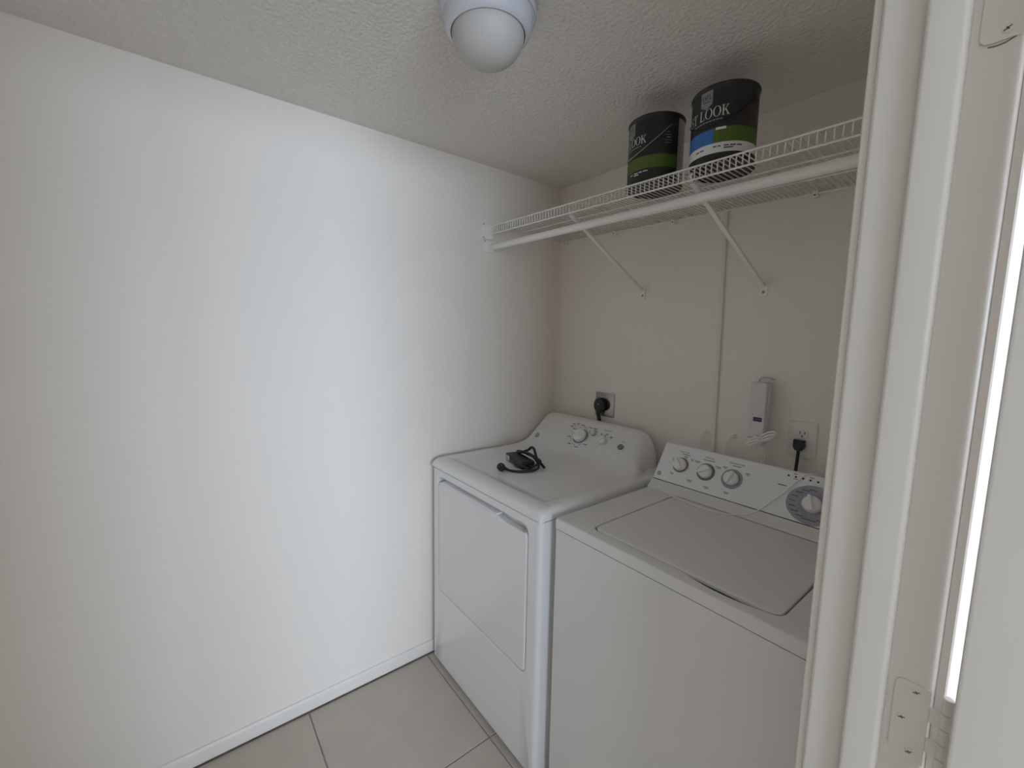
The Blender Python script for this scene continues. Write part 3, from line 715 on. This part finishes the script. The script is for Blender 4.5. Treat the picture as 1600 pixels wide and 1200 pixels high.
def paint_can(c, label, th, left):
    t = thing('paint_can', label, 'paint can', c, 'paint cans on the wire shelf')
    bm = bmesh.new(); r = CR
    lathe(bm, [(r-.006, .0035), (r-.002, .0030), (r-.001, .0006), (r+.0012, .0004), (r+.0022, .0025), (r+.0012, .0050), (r-.0006, .0062), (r-.0010, .012), (r-.0010, CH-.014), (r-.0006, CH-.010), (r+.0016, CH-.0070), (r+.0026, CH-.0040), (r+.0016, CH-.0008), (r-.003, CH), (r-.006, CH-.003)], c, seg=72)
    link('can_body', bm, LBLK, t)
    bm = bmesh.new(); lathe(bm, [(r-.0075, CH-.006), (r-.0075, CH-.0015), (r-.014, CH-.001), (r-.017, CH-.005), (.0001, CH-.005)], c, seg=48); link('lid', bm, TIN, t)
    ra = r-.0008
    t0, t1 = (th-250, th+49) if left else (th-255, th+95)
    bm = bmesh.new(); cyl_patch(bm, c, ra, t0, t1, .0070, CH-.0125, 90); lab = link('paper_label', bm, LBLK, t, 25)
    if left:
        bm = bmesh.new(); cyl_patch(bm, c, ra, t1+.4, t1+58, .0070, CH-.0125, 24); link('bare_metal_seam', bm, TIN, t, 25)
    r1 = ra+.00045
    bm = bmesh.new()
    if left: cyl_patch(bm, c, r1, t0+.5, t1-2, .0410, .0775, 80, .00012)
    else: cyl_patch(bm, c, r1, th-17, t1-.5, .0475, .0845, 50, .00012)
    link('green_band', bm, LGRN, lab, 25)
    r2 = r1+.0002
    bm = bmesh.new()
    thK = th-19 if left else th+9
    can_word(bm, c, r2, thK, 'BEST LOOK', .0230 if left else .0250, .1150 if left else .1130)
    link('lettering', bm, LTXT, lab, 25, 'stuff')
    bm = bmesh.new(); zt = .1075 if left else .1050
    for k in range(9):   # line of fine script under the name, too small to read
        th_ = thK-66+k*6.2; cyl_patch(bm, c, r2-.0001, th_, th_+4.6, zt, zt+.0012, 3, .0001)
    link('tagline', bm, LTXT, lab, 25, 'stuff')
    # shield with its point downwards
    bm = bmesh.new(); sh0 = thK-(42 if not left else 41); hw = .0165; zs, zm, zp = CH-.0130, CH-.0470, CH-.0580
    cyl_quad(bm, c, r2, sh0, R4(-hw, hw, zm, zs))
    for sg in (-1, 1): cyl_quad(bm, c, r2, sh0, ((0, zp), (sg*hw, zm-.0002), (sg*hw, zm), (0, zm)))
    sh = link('shield_emblem', bm, LGRY, lab, 25)
    bm = bmesh.new()
    for k in range(4):
        x = -.011+k*.0062; cyl_quad(bm, c, r2+.0002, sh0, R4(x, x+.0018, CH-.0345, CH-.0215)); cyl_quad(bm, c, r2+.0002, sh0, R4(x+.0018, x+.0046, CH-.0345+.005*(k % 3), CH-.0325+.005*(k % 3)))
    cyl_quad(bm, c, r2+.0002, sh0, R4(-.009, .009, CH-.0405, CH-.0388))
    link('emblem_marks', bm, LBLK, sh, 25, 'stuff')
    bm = bmesh.new()
    if left:
        for k, (a, b, z) in enumerate(((17, 33, .130), (21, 30, .124), (21, 30, .1215), (17, 33, .115), (18, 32, .108), (20, 30, .138))): cyl_patch(bm, c, r2, th+a, th+b, z, z+.0016, 4, .0001)
        link('small_print', bm, LGRY, lab, 25, 'stuff')
        bm = bmesh.new()
        for a, b, z in ((-58, -50, .0325), (-46, -36, .0335), (-34, -26, .0340), (-24, -14, .0345), (-46, -34, .0280)): cyl_patch(bm, c, r2, th+a, th+b, z-.002, z+.0012, 4, .0001)
        link('lower_print', bm, LTXT, lab, 25, 'stuff')
    else:
        for k in range(8): cyl_patch(bm, c, r2, th+44, th+(66 if k % 2 else 61), .0870+k*.0080, .0902+k*.0080, 6, .0001)
        link('side_print', bm, LRED, lab, 25, 'stuff')
        bm = bmesh.new(); cyl_patch(bm, c, r1, th-100, th-17, .0475, .0845, 30, .00012); link('blue_panel', bm, LBLU, lab, 25)
        bm = bmesh.new(); cyl_patch(bm, c, r2, th-13, th+4, .0790, .0850, 8, .0002); link('price_sticker', bm, LWHT, lab, 25)
        bm = bmesh.new(); cyl_patch(bm, c, r1+.0001, th-110, th+94, .0230, .0475, 60, .00012); wb = link('white_band', bm, LWHT, lab, 25)
        bm = bmesh.new()
        for a, b, z in ((-50, -42, .0365), (-40, -32, .0370), (-16, -10, .0385), (-8, -3, .0385), (2, 10, .0385), (12, 22, .0385), (24, 33, .0385), (2, 18, .0330)): cyl_patch(bm, c, r2, th+a, th+b, z-.0018, z+.0012, 4, .0001)
        link('band_print', bm, PRINTB, wb, 25, 'stuff')
    # bail handle and its ears
    te = th+(30 if left else 62); ze = CH-.036
    for q in (te, te-180):
        q_ = math.radians(q); er = Vector((math.cos(q_), math.sin(q_), 0)); et = Vector((-er.y, er.x, 0))
        bm = bmesh.new(); lathe(bm, [(.0125, 0), (.0120, .0022), (.0085, .0042), (.0040, .0046), (.0001, .0046)], Vector(c)+er*(ra-.0006)+Vector((0, 0, ze)), et, Vector((0, 0, 1)), er, 20); link('handle_ear', bm, LBLK, t)
    bm = bmesh.new(); path = []
    for k in range(37):
        a = math.radians(te-180*k/36); s = math.sin(PI*k/36); rad = r+(.0032+.0012*s if left else .0019)
        path.append((c[0]+rad*math.cos(a), c[1]+rad*math.sin(a), c[2]+ze-(.078 if left else .066)*s))
    tube(bm, path, .0013, 6); link('bail_handle', bm, TIN if left else BLK, t)
    return t
paint_can(Vector((.7705, -.343, zd(.77, -.343)+.0022)), 'black paint can with a green band, left one on the wire shelf', -55.4, True)
paint_can(Vector((.9825, -.3440, zd(.98, -.344)+.0022)), 'black paint can with blue patch and white band, right one on shelf', -62.3, False)

# ------------------------------------------------------------------ things on the back wall
# cable raceway
bm = bmesh.new()
loft(bm, [[(xc+a, -.0003-b, z) for a, b in ((-.0065, 0), (-.0065, .006), (-.0045, .0085), (.0045, .0085), (.0065, .006), (.0065, 0))] for xc, z in ((.8405, 1.880), (.8545, .95))])
tag(link('cable_raceway', bm, IVORY), 'narrow painted cable raceway running down the back wall', 'raceway')
def screw_at(parent, x, y, z, r=.003, m=SCREW):
    bm = bmesh.new(); lathe(bm, [(r, 0), (r*.9, .0008), (.0001, .0012)], (x, y, z), (1, 0, 0), (0, 0, 1), n=(0, -1, 0), seg=14); return link('screw', bm, m, parent)
# dryer outlet
ot = thing('dryer_outlet', 'steel dryer outlet plate on the back wall behind the dryer', 'outlet', (.333, 0, 1.06))
bm = bmesh.new(); loft(bm, [xz(rrect(.2785+i, .3885-i, 1.0605+i, 1.1710-i, .003, 3), y) for y, i in ((-.0003, 0), (-.0030, 0), (-.0045, .002))]); link('cover_plate', bm, STEEL, ot)
bm = bmesh.new(); lathe(bm, [(.0270, 0), (.0270, .0030), (.0255, .0036), (.0001, .0036)], (.3400, -.0045, 1.1165), (1, 0, 0), (0, 0, 1), n=(0, -1, 0), seg=32); link('receptacle', bm, BLK, ot)
for z in (1.162, 1.070): screw_at(ot, .3335, -.0045, z)
pl = thing('dryer_plug', 'black dryer plug and cord in the steel outlet', 'plug', (.325, -.03, 1.06))
bm = bmesh.new()
yy = [(-.0082, .029, .032), (-.024, .030, .033), (-.033, .028, .031), (-.038, .021, .024)]
loft(bm, [xz([(.3215+a*math.cos(2*PI*k/28), 1.1150+b*math.sin(2*PI*k/28)-.004*(1 if math.sin(2*PI*k/28) < 0 else 0)) for k in range(28)], y) for y, a, b in yy])
link('plug_body', bm, BLK, pl)
screw_at(pl, .3255, -.0402, 1.1185, .0035, STEEL)
bm = bmesh.new(); tube(bm, smooth_path([(.318, -.026, 1.096), (.318, -.026, 1.070), (.322, -.023, 1.045), (.332, -.021, 1.00), (.334, -.020, .93), (.334, -.020, .80)], 5), .0085, 10, 1.0); link('cord', bm, CORDB, pl)
# wall box
bx = thing('wall_box', 'white wall-mounted box with a small black display above the washer', 'control box', (1.013, 0, 1.09))
bm = bmesh.new()
loft(bm, [xz([(x, z) for x, z in rrect(.9880+i, 1.0385-i, 1.0980+i, 1.2880-i, .006, 4)], y) for y, i in ((-.0003, .008), (-.020, .006), (-.0205, 0), (-.050, 0), (-.0535, .0025))])
link('housing', bm, BOXP, bx)
bm = bmesh.new(); loft(bm, [[(x, y, z) for x, z in rrect(1.0030, 1.0300, 1.1580, 1.1720, .001, 2)] for y in (-.0534, -.0540)]); ds = link('display', bm, DISPL, bx)
bm = bmesh.new()
for a in (1.006, 1.012, 1.018, 1.024): bar2(bm, Vector((a, -.0541, 1.1650)), Vector((1, 0, 0)), Vector((0, 0, 1)), Vector((0, -1, 0)), -.0018, .0018, -.0016, .0016, .0002)
link('display_digits', bm, mat('digit_blue', (.16, .15, .30), .5), ds, 35, 'stuff')
bm = bmesh.new(); lathe(bm, [(.0016, 0), (.0001, .0004)], (1.0010, -.0536, 1.1800), (1, 0, 0), (0, 0, 1), n=(0, -1, 0), seg=10); link('status_light', bm, PRINTB, bx)
bm = bmesh.new(); box(bm, .9900, 1.0140, -.0540, -.0535, 1.1010, 1.1030); link('lower_vent', bm, GREYR, bx)
bm = bmesh.new()
tube(bm, smooth_path([(1.0040, -.030, 1.284), (1.0050, -.031, 1.296), (1.0120, -.028, 1.303), (1.0280, -.020, 1.3035), (1.0350, -.010, 1.300), (1.0360, -.0010, 1.297)], 5), .0056, 8, .5); link('hanging_clip', bm, BOXP, bx)
for xx in (1.0405,):
    bm = bbox(1.0386, 1.0420, -.0440, -.0220, 1.190, 1.280, .0010); link('side_ridge', bm, BOXP, bx)
# bundled cord
cb = thing('bundled_cord', 'white cord tied in a bundle hanging below the wall box', 'cord', (1.04, -.03, 1.02))
cc = Vector((1.0300, -.060, 1.0995)); dl = Vector((.058, .000, .036)).normalized(); dw = Vector((-dl.z, 0, dl.x))
bm = bmesh.new()
for k, (la, lb, wv, dy) in enumerate(((.047, .045, .011, 0), (.043, .052, .007, -.004), (.050, .048, .0035, .004), (.040, .055, .014, .002))):
    loop = []
    for q in range(24):
        a = 2*PI*q/24; e = math.cos(a); L = lb if e > 0 else la
        pinch = .25+.75*abs(e)**.8
        loop.append(cc+dl*(L*e)+dw*(wv*math.sin(a)*pinch+(.004*k-.006)*.6)+Vector((0, dy, 0)))
    loop.append(loop[0]); tube(bm, loop, .0027, 6)
link('cord_loops', bm, WCORD, cb)
bm = bmesh.new(); tube(bm, smooth_path([cc+dw*.004, cc+Vector((-.004, .02, -.016)), (1.0285, -.020, 1.070), (1.0270, -.016, 1.040), (1.0270, -.016, 1.00), (1.027, -.016, .93)], 5), .0030, 8)
tube(bm, smooth_path([cc+dw*-.004+dl*.012, cc+Vector((.008, .022, -.012)), (1.0365, -.020, 1.070), (1.0350, -.018, 1.040), (1.0350, -.018, 1.00), (1.035, -.018, .93)], 5), .0024, 8)
link('cord_tail', bm, WCORD, cb)
bm = bmesh.new(); tube(bm, [cc+dw*.016*math.cos(2*PI*k/12)+Vector((0, .010*math.sin(2*PI*k/12), 0)) for k in range(13)], .0022, 6); link('twist_tie', bm, WCORD, cb)
# wall cables with grommets
def stub(x0, z0, x1, z1, label):
    t = thing('wall_cable', label, 'cable', (x0, 0, z1), 'white cables leaving the back wall')
    bm = bmesh.new(); lathe(bm, [(.0095, 0), (.0090, .003), (.0060, .0050), (.0040, .0052), (.0001, .0052)], (x0, -.0003, z0), (1, 0, 0), (0, 0, 1), n=(0, -1, 0), seg=18); link('grommet', bm, WCORD, t)
    bm = bmesh.new(); tube(bm, smooth_path([(x0, -.003, z0), (x0-.002, -.014, z0+.001), (x0-.010, -.020, z0-.014), (x1+.001, -.020, z0-.036), (x1, -.018, z1), (x1, -.016, z1-.12)], 5), .0026, 8); link('cable', bm, WCORD, t)
    bm = bmesh.new(); lathe(bm, [(.0018, 0), (.0001, .0006)], (x0+.003, -.0056, z0+.003), (1, 0, 0), (0, 0, 1), n=(0, -1, 0), seg=8); link('screw_head', bm, SCREW, t)
stub(.8190, 1.0800, .8010, 1.022, 'white cable leaving the back wall left of the raceway')
stub(.9230, 1.0850, .9020, 1.022, 'white cable leaving the back wall right of the raceway')
# duplex outlet
dx = thing('duplex_outlet', 'ivory double outlet on the back wall at right, above the washer', 'outlet', (1.133, 0, 1.054))
bm = bmesh.new(); loft(bm, [xz(rrect(1.0930+i, 1.1730-i, 1.0540+i, 1.1720-i, .004, 3), y) for y, i in ((-.0003, 0), (-.0035, 0), (-.0055, .0025))]); link('cover_plate', bm, IVORY, dx)
for zc in (1.1330, 1.0940):
    bm = bmesh.new()
    pts = [(1.1335+.0170*max(-1, min(1, 1.12*math.cos(2*PI*k/32))), zc+.0145*max(-.93, min(.93, 1.1*math.sin(2*PI*k/32)))) for k in range(32)]
    loft(bm, [xz(pts, -.0054), xz(pts, -.0068)]); f_ = link('receptacle', bm, IVORY, dx)
    bm = bmesh.new()
    for a, h_ in ((-.0063, .0050), (.0063, .0040)): box(bm, 1.1335+a-.0011, 1.1335+a+.0011, -.0071, -.0067, zc+.0030-h_, zc+.0030+h_)
    lathe(bm, [(.0024, 0), (.0024, .0003), (.0001, .0004)], (1.1335, -.0068, zc-.0075), (1, 0, 0), (0, 0, 1), n=(0, -1, 0), seg=14)
    link('slot', bm, GAP, f_)
screw_at(dx, 1.1335, -.0055, 1.1135, .0028, IVORY)
wp = thing('washer_plug', 'black washer plug and cord in the lower socket of the ivory outlet', 'plug', (1.130, -.02, 1.05))
bm = bmesh.new()
pp = [(-.0150, .0165), (.0150, .0165), (.0150, -.0060), (.0085, -.0165), (-.0085, -.0165), (-.0150, -.0060)]
loft(bm, [xz([(1.1310+a*s, 1.0975+b*s) for a, b in pp], y) for y, s in ((-.0072, .96), (-.009, 1), (-.026, 1), (-.029, .92))]); link('plug_body', bm, BLK, wp)
bm = bmesh.new(); tube(bm, smooth_path([(1.1305, -.018, 1.084), (1.1300, -.018, 1.060), (1.1290, -.018, 1.03), (1.1275, -.018, .99), (1.127, -.018, .90)], 5), .0048, 10); link('cord', bm, CORDB, wp)

# ------------------------------------------------------------------ ceiling light
LC = Vector((.7420, -.9600, H))
cl = thing('ceiling_light', 'small round ceiling light with grey base and frosted globe', 'ceiling light', LC)
bm = bmesh.new()
lathe(bm, [(.0980, -.0005), (.1060, -.004), (.1090, -.012), (.1085, -.024), (.1065, -.0275), (.1045, -.0265), (.1020, -.0275), (.1010, -.0320), (.0995, -.0440), (.0955, -.0540), (.0895, -.0605), (.0845, -.0625), (.0830, -.0600), (.0825, -.0500), (.0001, -.0480)], LC, seg=72); link('base', bm, FIX, cl, 40)
bm = bmesh.new(); pr = [(.0812, -.0500)]
for k in range(13): a = PI/2*k/12; pr.append((.0818*math.cos(a)**.92 if k < 12 else .0001, -.0600-.0640*math.sin(a)))
lathe(bm, pr, LC, seg=64); link('globe', bm, GLOBE, cl, 60)
